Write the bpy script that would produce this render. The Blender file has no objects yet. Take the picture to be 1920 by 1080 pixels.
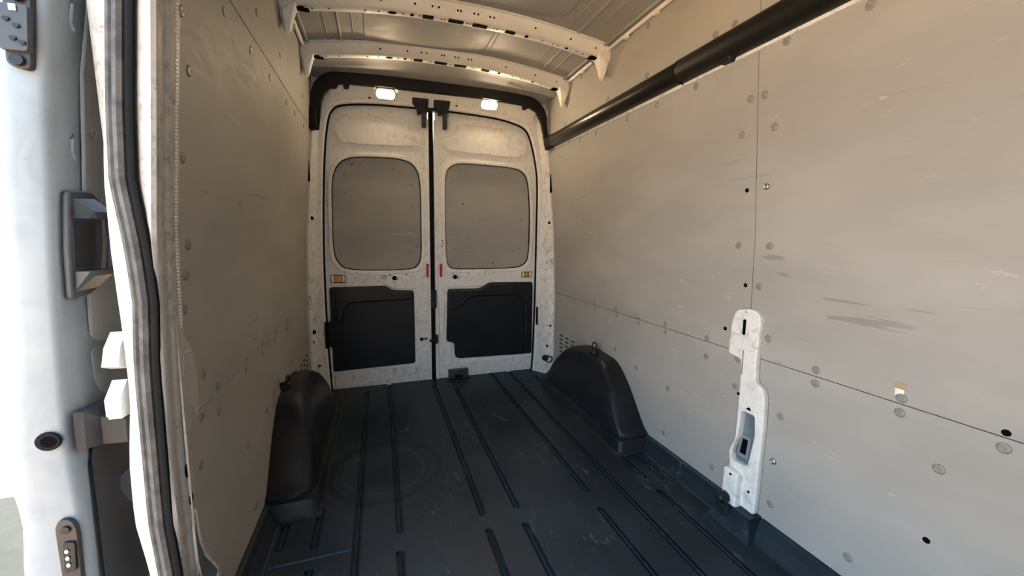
import bpy, bmesh, math, random
from mathutils import Matrix, Vector
random.seed(7)
SC = bpy.context.scene
COL = SC.collection

# ------------------------------------------------------------------ camera, sky, sun, exposure
cam_d = bpy.data.cameras.new('camera'); cam = bpy.data.objects.new('camera', cam_d); COL.objects.link(cam)
rt, up, fw = Vector((.94778, -.318836, .007445)), Vector((.034463, .125599, .991482)), Vector((.317055, .939451, -.130028))
cam.matrix_world = Matrix(((rt.x, up.x, -fw.x, 0), (rt.y, up.y, -fw.y, 0), (rt.z, up.z, -fw.z, 1.12), (0, 0, 0, 1)))
cam_d.sensor_width = 36; cam_d.lens = 13.909; cam_d.clip_start = .02
SC.camera = cam
SC.cycles.adaptive_threshold = .02; SC.cycles.max_bounces = 8; SC.cycles.diffuse_bounces = 5; SC.cycles.glossy_bounces = 3; SC.cycles.caustics_reflective = False; SC.cycles.caustics_refractive = False

world = bpy.data.worlds.new('sky'); SC.world = world; world.use_nodes = True
wn = world.node_tree.nodes; wl = world.node_tree.links
bg = wn['Background']
tc = wn.new('ShaderNodeTexCoord'); nz = wn.new('ShaderNodeTexNoise'); nz.inputs['Scale'].default_value = 2.2
cr = wn.new('ShaderNodeValToRGB'); cr.color_ramp.elements[0].color = (.42, .69, 1.0, 1); cr.color_ramp.elements[1].color = (.66, .84, 1.0, 1)
wl.new(tc.outputs['Generated'], nz.inputs['Vector']); wl.new(nz.outputs['Fac'], cr.inputs['Fac']); wl.new(cr.outputs['Color'], bg.inputs['Color'])
bg.inputs['Strength'].default_value = 2.5

sun_d = bpy.data.lights.new('sun', 'SUN'); sun_d.energy = 95.0; sun_d.angle = math.radians(.6); sun_d.color = (1, .90, .74)
sun = bpy.data.objects.new('sun', sun_d); COL.objects.link(sun)
sun.rotation_euler = Vector((-2.5, .35, -2.95)).to_track_quat('-Z', 'Y').to_euler()

# daylight portal across the open side-door aperture (only guides sky sampling)
po_d = bpy.data.lights.new('doorway_portal', 'AREA'); po_d.shape = 'RECTANGLE'; po_d.size = 1.9; po_d.size_y = 1.5
po_d.cycles.is_portal = True
po = bpy.data.objects.new('doorway_portal', po_d); COL.objects.link(po)
po.matrix_world = Matrix(((0, 0, -1, -.50), (0, 1, 0, .35), (1, 0, 0, .95), (0, 0, 0, 1)))

SC.view_settings.view_transform = 'Standard'; SC.view_settings.look = 'None'
SC.view_settings.exposure = 1.32; SC.view_settings.gamma = 1.0
SC.view_settings.use_curve_mapping = False

# ------------------------------------------------------------------ materials
def mat(name, col, rough=.5, metal=0., spec=.5):
    m = bpy.data.materials.new(name); m.use_nodes = True
    b = m.node_tree.nodes['Principled BSDF']
    b.inputs['Base Color'].default_value = (*col, 1); b.inputs['Roughness'].default_value = rough
    b.inputs['Metallic'].default_value = metal; b.inputs['Specular IOR Level'].default_value = spec
    return m
class NB:
    """small node-building helper working on object coordinates"""
    def __init__(s, m):
        s.t = m.node_tree; s.b = s.t.nodes['Principled BSDF']
        s.tc = s.t.nodes.new('ShaderNodeTexCoord').outputs['Object']
    def map(s, scale, rot=(0, 0, 0), loc=(0, 0, 0)):
        n = s.t.nodes.new('ShaderNodeMapping'); n.inputs['Scale'].default_value = scale; n.inputs['Rotation'].default_value = rot
        n.inputs['Location'].default_value = loc
        s.t.links.new(s.tc, n.inputs['Vector']); return n.outputs['Vector']
    def noise(s, vec, scale=1., detail=4., rough=.55, dist=0.):
        n = s.t.nodes.new('ShaderNodeTexNoise'); s.t.links.new(vec, n.inputs['Vector'])
        n.inputs['Scale'].default_value = scale; n.inputs['Detail'].default_value = detail; n.inputs['Roughness'].default_value = rough
        n.inputs['Distortion'].default_value = dist
        return n.outputs['Fac']
    def ramp(s, fac, a, b, va=0., vb=1.):
        n = s.t.nodes.new('ShaderNodeMapRange'); s.t.links.new(fac, n.inputs['Value'])
        n.inputs['From Min'].default_value = a; n.inputs['From Max'].default_value = b
        n.inputs['To Min'].default_value = va; n.inputs['To Max'].default_value = vb
        n.interpolation_type = 'SMOOTHSTEP'; return n.outputs['Result']
    def math(s, op, a, b=None):
        n = s.t.nodes.new('ShaderNodeMath'); n.operation = op; n.use_clamp = False
        for i, v in enumerate((a, b)):
            if v is None: continue
            if isinstance(v, (int, float)): n.inputs[i].default_value = v
            else: s.t.links.new(v, n.inputs[i])
        return n.outputs[0]
    def mix(s, fac, a, b):
        n = s.t.nodes.new('ShaderNodeMix'); n.data_type = 'RGBA'
        if isinstance(fac, (int, float)): n.inputs[0].default_value = fac
        else: s.t.links.new(fac, n.inputs[0])
        for i, v in ((6, a), (7, b)):
            if isinstance(v, tuple): n.inputs[i].default_value = (*v, 1)
            else: s.t.links.new(v, n.inputs[i])
        return n.outputs[2]
    def color(s, c): s.t.links.new(c, s.b.inputs['Base Color'])
    def rough(s, c): s.t.links.new(c, s.b.inputs['Roughness'])
    def bump(s, h, strength=.2, dist=.002):
        n = s.t.nodes.new('ShaderNodeBump'); s.t.links.new(h, n.inputs['Height']); n.inputs['Strength'].default_value = strength
        n.inputs['Distance'].default_value = dist; s.t.links.new(n.outputs['Normal'], s.b.inputs['Normal'])

def m_ply():
    m = mat('grey_coated_plywood', (.30, .28, .245), .6, spec=.15); n = NB(m)
    base = n.mix(n.ramp(n.noise(n.map((1.5, .9, 2.2)), 1.4, 3), .3, .7), (.325, .318, .296), (.395, .387, .362))
    fine = n.noise(n.map((30, 6, 60)), 2, 3)
    base = n.mix(n.ramp(fine, .35, .75, 0, .07), base, (.48, .48, .47))
    dark = n.math('MULTIPLY', n.ramp(n.noise(n.map((1, 2.2, 34), loc=(3, 1, 2)), 1.3, 2, .5, .6), .68, .73), n.ramp(n.noise(n.map((1.2, 1.2, 1.2), loc=(9, 4, 1)), 2.1, 1), .5, .62))
    base = n.mix(n.math('MULTIPLY', dark, .32), base, (.10, .09, .08))
    lite = n.math('MULTIPLY', n.ramp(n.noise(n.map((1, 5, 26), (.5, 0, 0), loc=(5, 7, 3)), 1.7, 3, .6, 1.2), .66, .73), n.ramp(n.noise(n.map((1, 1, 1), loc=(1, 8, 3)), 2.4, 1), .48, .6))
    base = n.mix(n.math('MULTIPLY', lite, .5), base, (.56, .53, .48))
    n.color(base); n.rough(n.ramp(fine, .3, .7, .55, .7)); n.bump(fine, .08, .001)
    return m
def m_paint(name, a, dirt, amount=.55, scale=1., rough=.35):
    m = mat(name, a, rough); n = NB(m)
    g = n.noise(n.map((9 * scale, 9 * scale, 7 * scale)), 1.6, 6, .68, .8)
    big = n.noise(n.map((1.6, 1.6, 1.6), loc=(4, 2, 8)), 1.5, 3)
    f = n.math('MULTIPLY', n.ramp(g, .45, .72), n.ramp(big, .3, .65, .25, 1))
    c = n.mix(n.math('MULTIPLY', f, amount), a, dirt)
    sp = n.ramp(n.noise(n.map((60, 60, 60)), 1, 2), .70, .74, 0, .6 * min(1, amount * 1.4))
    c = n.mix(sp, c, (.12, .10, .08))
    n.color(c); n.rough(n.ramp(g, .3, .75, rough, rough + .3)); n.bump(g, .05, .001)
    return m
def m_floor():
    m = mat('black_floor_liner', (.012, .013, .015), .5, spec=.22); n = NB(m)
    p = n.noise(n.map((1.3, 1.3, 1)), 1.8, 4)
    c = n.mix(n.ramp(p, .35, .7), (.012, .019, .027), (.021, .033, .046))
    # dusty foot scuffs
    s1 = n.math('MULTIPLY', n.ramp(n.noise(n.map((26, 9, 1), (0, 0, .5)), 1.2, 3, .6, 1.4), .56, .72), n.ramp(n.noise(n.map((1, 1, 1), loc=(2.2, 5.7, 0)), 3.4, 2), .48, .62))
    c = n.mix(n.math('MULTIPLY', s1, .6), c, (.13, .135, .14))
    # ring mark left by something round that stood there
    sep = n.t.nodes.new('ShaderNodeSeparateXYZ'); n.t.links.new(n.map((1, 1, 1)), sep.inputs[0])
    dx = n.math('ADD', sep.outputs[0], -.0); dy = n.math('ADD', sep.outputs[1], -1.88)
    r = n.math('SQRT', n.math('ADD', n.math('MULTIPLY', dx, dx), n.math('MULTIPLY', dy, dy)))
    wob = n.math('MULTIPLY', n.math('SUBTRACT', n.noise(n.map((3, 3, 1)), 1, 2), .5), .10)
    d1 = n.math('ABSOLUTE', n.math('SUBTRACT', r, .25)); d2 = n.math('ABSOLUTE', n.math('SUBTRACT', n.math('ADD', r, wob), .185))
    c = n.mix(n.ramp(d1, .006, .022, .75, 0), c, (.010, .012, .014))
    c = n.mix(n.ramp(d2, .0012, .003, .55, 0), c, (.10, .10, .10))
    n.color(c); n.rough(n.ramp(p, .3, .7, .36, .50)); n.bump(n.noise(n.map((70, 70, 70)), 2, 2), .12, .001)
    return m
def m_black(name, col, rough=.45, grain=True):
    m = mat(name, col, rough, spec=.35); n = NB(m)
    p = n.noise(n.map((3, 3, 3)), 2, 4)
    n.color(n.mix(n.ramp(p, .3, .7), tuple(v * .8 for v in col), tuple(v * 1.35 for v in col)))
    n.rough(n.ramp(p, .3, .7, rough - .06, rough + .08))
    if grain: n.bump(n.noise(n.map((160, 160, 160)), 2, 2), .10, .0006)
    return m
def m_vary(name, a, b, rough=.5, scale=20, metal=0.):
    m = mat(name, a, rough, metal); n = NB(m)
    n.color(n.mix(n.ramp(n.noise(n.map((scale,) * 3), 1, 4), .35, .65), a, b)); return m
def m_emit(name, col, strength):
    m = mat(name, col, .3); b = m.node_tree.nodes['Principled BSDF']
    b.inputs['Emission Color'].default_value = (*col, 1); b.inputs['Emission Strength'].default_value = strength
    return m

PLY = m_ply()
SCREW = m_vary('grey_painted_screw', (.20, .19, .17), (.26, .25, .22), .45, 60)
STEEL = m_vary('bare_steel', (.62, .60, .56), (.42, .40, .37), .32, 60, .9)
WHITE = m_paint('scuffed_white_paint', (.86, .85, .82), (.44, .42, .38), .6, 2.6)
WHITED = m_paint('dirty_white_paint', (.80, .79, .755), (.30, .28, .245), .9, 2.2)
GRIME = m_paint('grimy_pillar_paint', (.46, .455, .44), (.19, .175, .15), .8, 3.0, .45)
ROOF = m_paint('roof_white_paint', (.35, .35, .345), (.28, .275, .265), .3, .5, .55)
BOW = m_paint('roof_bow_paint', (.82, .81, .78), (.60, .58, .53), .3, 1.5, .45)
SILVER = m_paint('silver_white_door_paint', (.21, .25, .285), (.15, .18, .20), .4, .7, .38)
FLOOR = m_floor()
BLACK = m_black('black_plastic', (.011, .013, .016), .40)
PANEL = m_black('black_door_card', (.0075, .009, .012), .45)
TRIM = m_black('black_header_trim', (.0065, .0065, .008), .55)
RAILM = m_vary('black_trunking', (.010, .0095, .009), (.013, .012, .011), .30, 4)
RAILF = m_vary('matte_black_trunking', (.008, .0075, .007), (.010, .0095, .009), .5, 4)
for m_ in (RAILM, RAILF): m_.node_tree.nodes['Principled BSDF'].inputs['Specular IOR Level'].default_value = .3 if m_ is RAILM else .18
RUBBER = m_black('black_rubber', (.004, .005, .006), .75)
RUBBER.node_tree.nodes['Principled BSDF'].inputs['Specular IOR Level'].default_value = .15
SEALG = m_vary('dusty_rubber', (.035, .036, .038), (.085, .084, .083), .7, 25)
DARK = mat('dark_cavity', (.003, .003, .0035), .9, spec=.05)
NAVY = m_vary('shaded_steel_cavity', (.16, .20, .23), (.10, .13, .15), .5, 12)  # steel tone darkened to carry the shade inside the recesses
for m_ in (TRIM, BLACK): m_.node_tree.nodes['Principled BSDF'].inputs['Specular IOR Level'].default_value = .25
GREYP = m_black('grey_plastic', (.036, .041, .048), .42)
BROWNP = m_black('brown_black_plastic', (.026, .026, .029), .45)
RED = m_vary('red_reflector', (.55, .012, .02), (.42, .01, .015), .25, 40)
AMBER = m_vary('amber_lens', (.72, .38, .02), (.60, .28, .015), .3, 40)
CHROME = mat('chrome', (.75, .75, .75), .15, 1.)
LENS = m_emit('lit_lamp_lens', (1.0, .74, .45), 75.0)
LENSR = m_emit('brighter_lit_lamp_lens', (1.0, .74, .45), 118.0)
PAVE = m_paint('pavement', (.152, .107, .066), (.117, .083, .051), .6, .3, .8)
RAWWOOD = m_vary('raw_plywood', (.42, .30, .17), (.34, .24, .13), .7, 40)

# ------------------------------------------------------------------ helpers
XC = .4384
ZK = (-1., 0., .65, 1.12, 1.8, 2.15, 3.); WK = (.8944, .8944, .8954, .8765, .8171, .7975, .76)
def lerp_tab(z, zs, vs):
    if z <= zs[0]: return vs[0]
    for i in range(len(zs) - 1):
        if z <= zs[i + 1]:
            t = (z - zs[i]) / (zs[i + 1] - zs[i]); return vs[i] + t * (vs[i + 1] - vs[i])
    return vs[-1]
def W(z): return lerp_tab(z, ZK, WK)
def XR(z): return XC + W(z)
def XL(z): return XC - W(z)

def tag(o, label=None, cat=None, group=None, kind=None):
    if label: o['label'] = label
    if cat: o['category'] = cat
    if group: o['group'] = group
    if kind: o['kind'] = kind
    return o
def link(name, me, m, parent=None, smooth=False):
    o = bpy.data.objects.new(name, me); COL.objects.link(o)
    if m is not None and not me.materials: me.materials.append(m)
    if smooth:
        for p in me.polygons: p.use_smooth = True
    if parent is not None:
        o.parent = parent
        o.matrix_parent_inverse = base_matrix(parent).inverted()
    return o
def base_matrix(o):
    m = o.matrix_basis.copy()
    if o.parent: m = base_matrix(o.parent) @ o.matrix_parent_inverse @ m
    return m
def thing(name, loc, label, cat, group=None, kind=None):
    o = bpy.data.objects.new(name, None); COL.objects.link(o); o.location = loc; o.empty_display_size = .05
    return tag(o, label, cat, group, kind)
def pymesh(name, v, f):
    me = bpy.data.meshes.new(name); me.from_pydata([tuple(p) for p in v], [], f); me.update(); return me
def fix(me):
    bm = bmesh.new(); bm.from_mesh(me); bmesh.ops.recalc_face_normals(bm, faces=bm.faces); bm.to_mesh(me); bm.free(); return me
def boxmesh(name, lo, hi, bevel=0., seg=2):
    bm = bmesh.new()
    bmesh.ops.create_cube(bm, size=1)
    for v in bm.verts: v.co = Vector([(lo[i] + hi[i]) / 2 + v.co[i] * (hi[i] - lo[i]) for i in range(3)])
    if bevel > 0: bmesh.ops.bevel(bm, geom=list(bm.edges), offset=bevel, segments=seg, profile=.5, affect='EDGES')
    me = bpy.data.meshes.new(name); bm.to_mesh(me); bm.free(); return me
def box(name, lo, hi, m, parent=None, bevel=.002, smooth=False): return link(name, boxmesh(name, lo, hi, bevel), m, parent, smooth)
def join_meshes(name, mats_meshes):
    bm = bmesh.new()
    for me in mats_meshes: bm.from_mesh(me)
    me = bpy.data.meshes.new(name); bm.to_mesh(me); bm.free(); return me
def loft(name, rings, m, parent=None, closed=True, caps=True, smooth=True, kind=None):
    n = len(rings[0]); v = [p for r in rings for p in r]; f = []
    for i in range(len(rings) - 1):
        for j in range(n if closed else n - 1):
            k = (j + 1) % n
            f.append((i * n + j, i * n + k, (i + 1) * n + k, (i + 1) * n + j))
    if caps and closed:
        f.append(tuple(range(n))); f.append(tuple((len(rings) - 1) * n + j for j in range(n)))
    me = fix(pymesh(name, v, f))
    o = link(name, me, m, parent, smooth)
    if smooth: auto_smooth(me)
    return o
def auto_smooth(me, ang=40):
    bm = bmesh.new(); bm.from_mesh(me)
    for e in bm.edges:
        if len(e.link_faces) == 2 and e.calc_face_angle(0) > math.radians(ang): e.smooth = False
    bm.to_mesh(me); bm.free()
def tube(name, pts, r, m, parent=None, n=10, sc=(1, 1)):
    pts = [Vector(p) for p in pts]; rings = []
    for i, p in enumerate(pts):
        d = (pts[min(i + 1, len(pts) - 1)] - pts[max(i - 1, 0)]).normalized()
        a = Vector((0, 0, 1)) if abs(d.z) < .9 else Vector((0, 1, 0))
        u = d.cross(a).normalized(); w_ = u.cross(d).normalized()
        rr = r[i] if isinstance(r, (list, tuple)) else r
        rings.append([p + u * math.cos(t) * rr * sc[0] + w_ * math.sin(t) * rr * sc[1] for t in (2 * math.pi * k / n for k in range(n))])
    return loft(name, rings, m, parent)
def rnd(pts, r, n=5):
    """round the corners of a polygon"""
    out = []; N = len(pts)
    for i in range(N):
        a, b, c = Vector(pts[i - 1]), Vector(pts[i]), Vector(pts[(i + 1) % N])
        ri = r[i] if isinstance(r, (list, tuple)) else r
        l1, l2 = (a - b).length, (c - b).length
        d = min(ri, l1 * .48, l2 * .48)
        if d < 1e-5: out.append(tuple(b)); continue
        p, q = b + (a - b).normalized() * d, b + (c - b).normalized() * d
        for k in range(n + 1):
            t = k / n; out.append(tuple((1 - t) ** 2 * p + 2 * t * (1 - t) * b + t * t * q))
    return out
def chk(pts, it=2):
    for _ in range(it):
        o = []
        for i in range(len(pts)):
            a, b = pts[i], pts[(i + 1) % len(pts)]
            o += [(a[0] * .75 + b[0] * .25, a[1] * .75 + b[1] * .25), (a[0] * .25 + b[0] * .75, a[1] * .25 + b[1] * .75)]
        pts = o
    return pts
def chk_open(pts, it=2):
    for _ in range(it):
        o = [pts[0]]
        for i in range(len(pts) - 1):
            a, b = pts[i], pts[i + 1]
            o += [(a[0] * .75 + b[0] * .25, a[1] * .75 + b[1] * .25), (a[0] * .25 + b[0] * .75, a[1] * .25 + b[1] * .75)]
        pts = o + [pts[-1]]
    return pts
def flatmesh(name, polys, depth, bevel=0., seg=2):
    """polygon (first outline, then holes) extruded from z=0 to z=depth in local XY"""
    cu = bpy.data.curves.new(name, 'CURVE'); cu.dimensions = '2D'; cu.fill_mode = 'BOTH'
    for p in polys:
        s = cu.splines.new('POLY'); s.points.add(len(p) - 1); s.use_cyclic_u = True
        for q, c in zip(s.points, p): q.co = (c[0], c[1], 0, 1)
    cu.extrude = max(depth / 2 - bevel, 0); cu.bevel_depth = bevel; cu.bevel_resolution = seg; cu.offset = -bevel
    ob = bpy.data.objects.new(name, cu); COL.objects.link(ob)
    dg = bpy.context.evaluated_depsgraph_get(); dg.update()
    me = bpy.data.meshes.new_from_object(ob.evaluated_get(dg)); me.name = name
    bpy.data.objects.remove(ob); bpy.data.curves.remove(cu)
    bm = bmesh.new(); bm.from_mesh(me); bmesh.ops.remove_doubles(bm, verts=bm.verts, dist=1e-6)
    for v in bm.verts: v.co.z += depth / 2
    bmesh.ops.recalc_face_normals(bm, faces=bm.faces)
    bm.to_mesh(me); bm.free()
    return me
def flat(name, polys, depth, M, m, parent=None, bevel=0., warp=None, seg=2):
    me = flatmesh(name, polys, depth, bevel, seg); me.materials.clear(); me.transform(M)
    if M.determinant() < 0: me.flip_normals()
    if warp:
        for v in me.vertices: v.co = warp(v.co)
    return link(name, me, m, parent)
def frame(o, x, y, z): return Matrix(((x[0], y[0], z[0], o[0]), (x[1], y[1], z[1], o[1]), (x[2], y[2], z[2], o[2]), (0, 0, 0, 1)))
DY0, DK = 3.08, .04
def MD(o=0.): return frame((0, DY0 - o, 0), (1, 0, 0), (0, -DK, 1), (0, -1, -DK))       # rear-door plane, facing the cab
def MRW(x): return frame((x, 0, 0), (0, 1, 0), (0, 0, 1), (-1, 0, 0))                    # right wall: (Y,z) facing -X (mirrored frame)
def MLW(x): return frame((x, 0, 0), (0, 1, 0), (0, 0, 1), (1, 0, 0))                     # left wall: (Y,z) facing +X
def MF(z): return frame((0, 0, z), (1, 0, 0), (0, 1, 0), (0, 0, 1))
def P(x, z, o=0.): return Vector((x, DY0 - DK * z - o, z))
def dome_mesh(name, r, h, n=12):
    prof = [(r, 0), (r * .96, h * .45), (r * .72, h * .9), (r * .36, h), (r * .30, h * .8), (0, h * .78)]
    v = []; f = []
    for (a, b) in prof[:-1]:
        for k in range(n): t = 2 * math.pi * k / n; v.append((b, a * math.cos(t), a * math.sin(t)))
    v.append((prof[-1][1], 0, 0))
    for i in range(len(prof) - 2):
        for k in range(n): f.append((i * n + k, i * n + (k + 1) % n, (i + 1) * n + (k + 1) % n, (i + 1) * n + k))
    l = (len(prof) - 2) * n
    for k in range(n): f.append((l + k, l + (k + 1) % n, len(v) - 1))
    me = pymesh(name, v, f)
    for p in me.polygons: p.use_smooth = True
    return me
def disc_mesh(name, r, n=14, d=.0012):
    """shallow round hole seen as a dark disc with depth"""
    v = []; f = []
    for x in (0, d):
        for k in range(n): t = 2 * math.pi * k / n; v.append((x, r * math.cos(t), r * math.sin(t)))
    for k in range(n): f.append((k, (k + 1) % n, n + (k + 1) % n, n + k))
    f.append(tuple(range(n, 2 * n))); f.append(tuple(range(n))[::-1])
    return pymesh(name, v, f)

# ------------------------------------------------------------------ setting: ground and body shell
v = []; f = []
N = 24
for i in range(N + 1):
    for j in range(N + 1): v.append((-30 + 60 * i / N, -30 + 60 * j / N, -.65))
for i in range(N):
    for j in range(N): f.append((i * (N + 1) + j, (i + 1) * (N + 1) + j, (i + 1) * (N + 1) + j + 1, i * (N + 1) + j + 1))
ground = link('ground', pymesh('ground', v, f), PAVE)
tag(ground, 'pinkish grey pavement outside the open side door', 'pavement', kind='structure')

def skin(name, side, y0, y1, z0, z1, off, thick, m, parent=None, ny=1):
    """a body-side sheet following the wall profile"""
    zs = sorted({z0, z1, *[z for z in ZK if z0 < z < z1], *[z0 + (z1 - z0) * k / 6 for k in range(7)]})
    rings = []
    for y in (y0, y1):
        inn = [Vector((XC + side * (W(z) + off), y, z)) for z in zs]
        out = [Vector((XC + side * (W(z) + off + thick), y, z)) for z in reversed(zs)]
        rings.append(inn + out)
    return loft(name, rings, m, parent, smooth=False)
wall_right = tag(skin('wall_right', 1, -.55, 3.06, -.12, 2.24, .020, .07, WHITE), 'right body side of the cargo bay lined with grey plywood sheets', 'wall', kind='structure')
wall_left = tag(skin('wall_left', -1, 1.12, 3.06, -.12, 2.24, .020, .05, WHITE), 'left body side behind the open sliding door, lined with grey plywood', 'wall', kind='structure')
skin('door_header_skin', -1, -.55, 1.12, 1.88, 2.24, .005, .07, WHITE, wall_left)
skin('front_pillar_skin', -1, -.55, -.38, -.12, 1.88, .005, .07, WHITE, wall_left)
wall_front = box('wall_front', (-.55, -.60, -.12), (1.45, -.55, 2.26), WHITE, bevel=0)
tag(wall_front, 'painted bulkhead behind the cab', 'wall', kind='structure')

# plywood panels with real joints, following the bent side wall
def panel(side, y0, y1, z0, z1, parent, g=.0014):
    y0 += g; y1 -= g; z0 += g; z1 -= g
    zs = sorted({z0, z1, *[z for z in ZK if z0 < z < z1]})
    if side < 0 or side > 0: pass
    rings = []
    for y in (y0, y1):
        inn = [Vector((XC + side * W(z), y, z)) for z in zs]; out = [Vector((XC + side * (W(z) + .012), y, z)) for z in reversed(zs)]
        rings.append(inn + out)
    o = loft('plywood_panel', rings, PLY, parent, smooth=False)
    return o
SEAM = 1.105; HS = .675; RAILZ = 1.785
PR = dict(low=panel(1, -.54, SEAM, -.02, HS, wall_right), low2=panel(1, SEAM, 2.90, -.02, HS, wall_right),
          mid=panel(1, -.54, SEAM, HS, RAILZ, wall_right), mid2=panel(1, SEAM, 2.90, HS, RAILZ, wall_right),
          top=panel(1, -.54, SEAM, RAILZ, 2.16, wall_right), top2=panel(1, SEAM, 2.90, RAILZ, 2.16, wall_right))
PLN = dict(low=panel(-1, 1.105, 2.90, -.02, .664, wall_left, .0008), mid=panel(-1, 1.105, 2.90, .664, RAILZ, wall_left, .0008), top=panel(-1, 1.105, 2.90, RAILZ + .002, 2.16, wall_left))
DOME = dome_mesh('screw', .0135, .0032); DOME.materials.append(SCREW)
DOMEB = dome_mesh('bright_screw', .012, .008); DOMEB.materials.append(STEEL)
HOLE = disc_mesh('hole', .008); HOLE.materials.append(DARK)
def onwall(side, y, z, me, name, parent, lift=.0):
    o = bpy.data.objects.new(name, me); COL.objects.link(o)
    o.parent = parent; dz = .02
    sl = (W(z + dz) - W(z - dz)) / (2 * dz)
    n = Vector((-side, 0, sl * side * side)).normalized()
    xx = n; yy = Vector((0, 1, 0)); zz = xx.cross(yy).normalized()
    p = Vector((XC + side * W(z), y, z)) + n * lift
    o.matrix_basis = Matrix(((xx.x, yy.x, zz.x, p.x), (xx.y, yy.y, zz.y, p.y), (xx.z, yy.z, zz.z, p.z), (0, 0, 0, 1)))
    return o
def host(D, y, z, side):
    if side > 0:
        k = 'top' if z > RAILZ else 'mid' if z > HS else 'low'
        return D[k + ('2' if y > SEAM else '')]
    return D['top' if z > RAILZ else 'mid' if z > .664 else 'low']
RS = [(1.207, 1.885), (1.294, 1.887), (1.705, 1.888), (2.052, 1.89), (2.584, 1.89), (1.391, 1.736), (1.636, 1.735), (1.873, 1.735), (2.187, 1.735), (2.387, 1.739), (1.135, 1.609), (1.168, 1.495), (1.174, 1.091), (1.08, 1.606), (1.041, 1.492), (1.046, 1.091), (1.078, 0.943), (1.028, 0.758), (1.007, 1.745), (0.777, 1.736), (2.258, 0.692), (2.25, 0.655), (2.004, 0.694), (1.997, 0.656), (1.787, 0.655), (1.574, 0.694), (1.573, 0.655), (1.308, 0.69), (1.308, 0.609), (1.152, 0.645), (0.858, 0.697), (0.857, 0.652), (0.634, 0.692), (0.634, 0.650), (0.443, 0.65), (1.999, 0.45), (1.786, 0.403), (1.53, 0.38), (1.541, 0.142), (1.232, 0.137), (1.153, 0.532), (0.959, 0.491), (0.964, 0.151), (0.542, 0.54), (0.708, 0.151), (1.699, 2.105), (2.346, 2.11)]
for (y, z) in RS: onwall(1, y, z, DOME, 'screw', host(PR, y, z, 1))
for (y, z) in [(1.142, 1.294), (1.134, 0.941), (1.217, 0.753), (0.443, 0.687), (0.544, 0.339)]: onwall(1, y, z, HOLE, 'screw_hole', host(PR, y, z, 1))
for (y, z) in [(1.063, 1.299), (1.792, 0.69), (0.968, 0.316)]: onwall(1, y, z, DOMEB, 'bright_screw', host(PR, y, z, 1))
box('raw_chip', (XR(.72) - .0016, .626, .716), (XR(.72) + .004, .652, .733), RAWWOOD, PR['mid'], .0005); box('chip_filler', (XR(.70) - .0016, .630, .697), (XR(.70) + .004, .650, .716), WHITE, PR['mid'], .0005)
LS = [(1.132, 1.609), (1.388, 1.734), (1.701, 1.886), (1.634, 1.735), (2.054, 1.889), (1.173, 1.497), (1.886, 1.738), (2.595, 1.893), (2.378, 1.738), (2.642, 1.741), (1.145, 1.295), (2.189, 1.736), (1.172, 1.093), (1.153, 1.021), (1.135, 0.942), (1.225, 0.748), (1.315, 0.684), (1.314, 0.606), (1.200, 0.64), (1.166, 0.527), (1.577, 0.682), (1.573, 0.642), (1.79, 0.682), (1.785, 0.643), (2.011, 0.682), (1.989, 0.645), (2.249, 0.684), (2.233, 0.645), (1.79, 0.401), (1.529, 0.386), (2.3, 0.447), (2.01, 0.448), (1.552, 0.138)]
for (y, z) in LS: onwall(-1, y, z, DOME, 'screw', host(PLN, y, z, -1))
# vent slits cut in the sheets at the rear
for side, D in ((1, PR), (-1, PLN)):
    for i in range(5):
        for j in range(3):
            y = 2.735 - j * .095; z = .352 - i * .032
            sl = boxmesh('vent_slit', (0, -.026, -.0045), (.0012, .026, .0045), 0)
            sl.materials.append(DARK)
            o = onwall(side, y, z, sl, 'vent_slit', D['low2' if side > 0 else 'low'])

# ------------------------------------------------------------------ floor
RIBS = [(-.111, .1, 2.93), (.043, 1.43, 3.05), (.038, .1, 1.345), (.365, 1.425, 2.90), (.365, .1, 1.35), (.512, 1.425, 2.80), (.512, .1, 1.338),
        (.845, 1.425, 3.03), (.840, .1, 1.325), (.995, .1, 3.05), (1.153, 1.43, 1.63), (1.153, .1, 1.345), (1.167, 2.72, 2.88),
        (-.375, 1.47, 1.62), (-.257, 1.44, 1.67), (-.257, .1, 1.36), (1.238, 1.40, 1.61)]
GW = .0145
grooves = [rnd([(x - GW, y0), (x + GW, y0), (x + GW, y1), (x - GW, y1)], .013, 5) for (x, y0, y1) in RIBS]
floor = flat('floor', [[(-.50, -.55), (1.37, -.55), (1.37, 3.10), (-.50, 3.10)]] + grooves, .016, MF(-.016), FLOOR, None, .002)
tag(floor, 'black moulded floor liner with long grooved ribs and scuff marks', 'floor', kind='structure')
box('floor_base', (-.50, -.55, -.10), (1.37, 3.10, -.013), FLOOR, floor, 0)
def rib(x, y0, y1, w=.0065, parent=floor):
    rings = []
    for (y, k) in ((y0 - .004, .1), (y0, .7), (y0 + .008, 1), (y1 - .008, 1), (y1, .7), (y1 + .004, .1)):
        rings.append([Vector((x + w * k * math.cos(a), y, -.0135 + .0125 * k * math.sin(a))) for a in (math.pi * i / 6 for i in range(7))])
    return loft('floor_rib', rings, FLOOR, parent)
for (x, y0, y1) in RIBS: rib(x, y0 + .014, y1 - .014)
for (xa, xb, y) in [(1.0, 1.285, 1.383), (-.39, -.125, 1.40)]:
    tube('floor_crease', [(xa, y, .0), (xb, y, .0)], .006, FLOOR, floor, 8)
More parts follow.
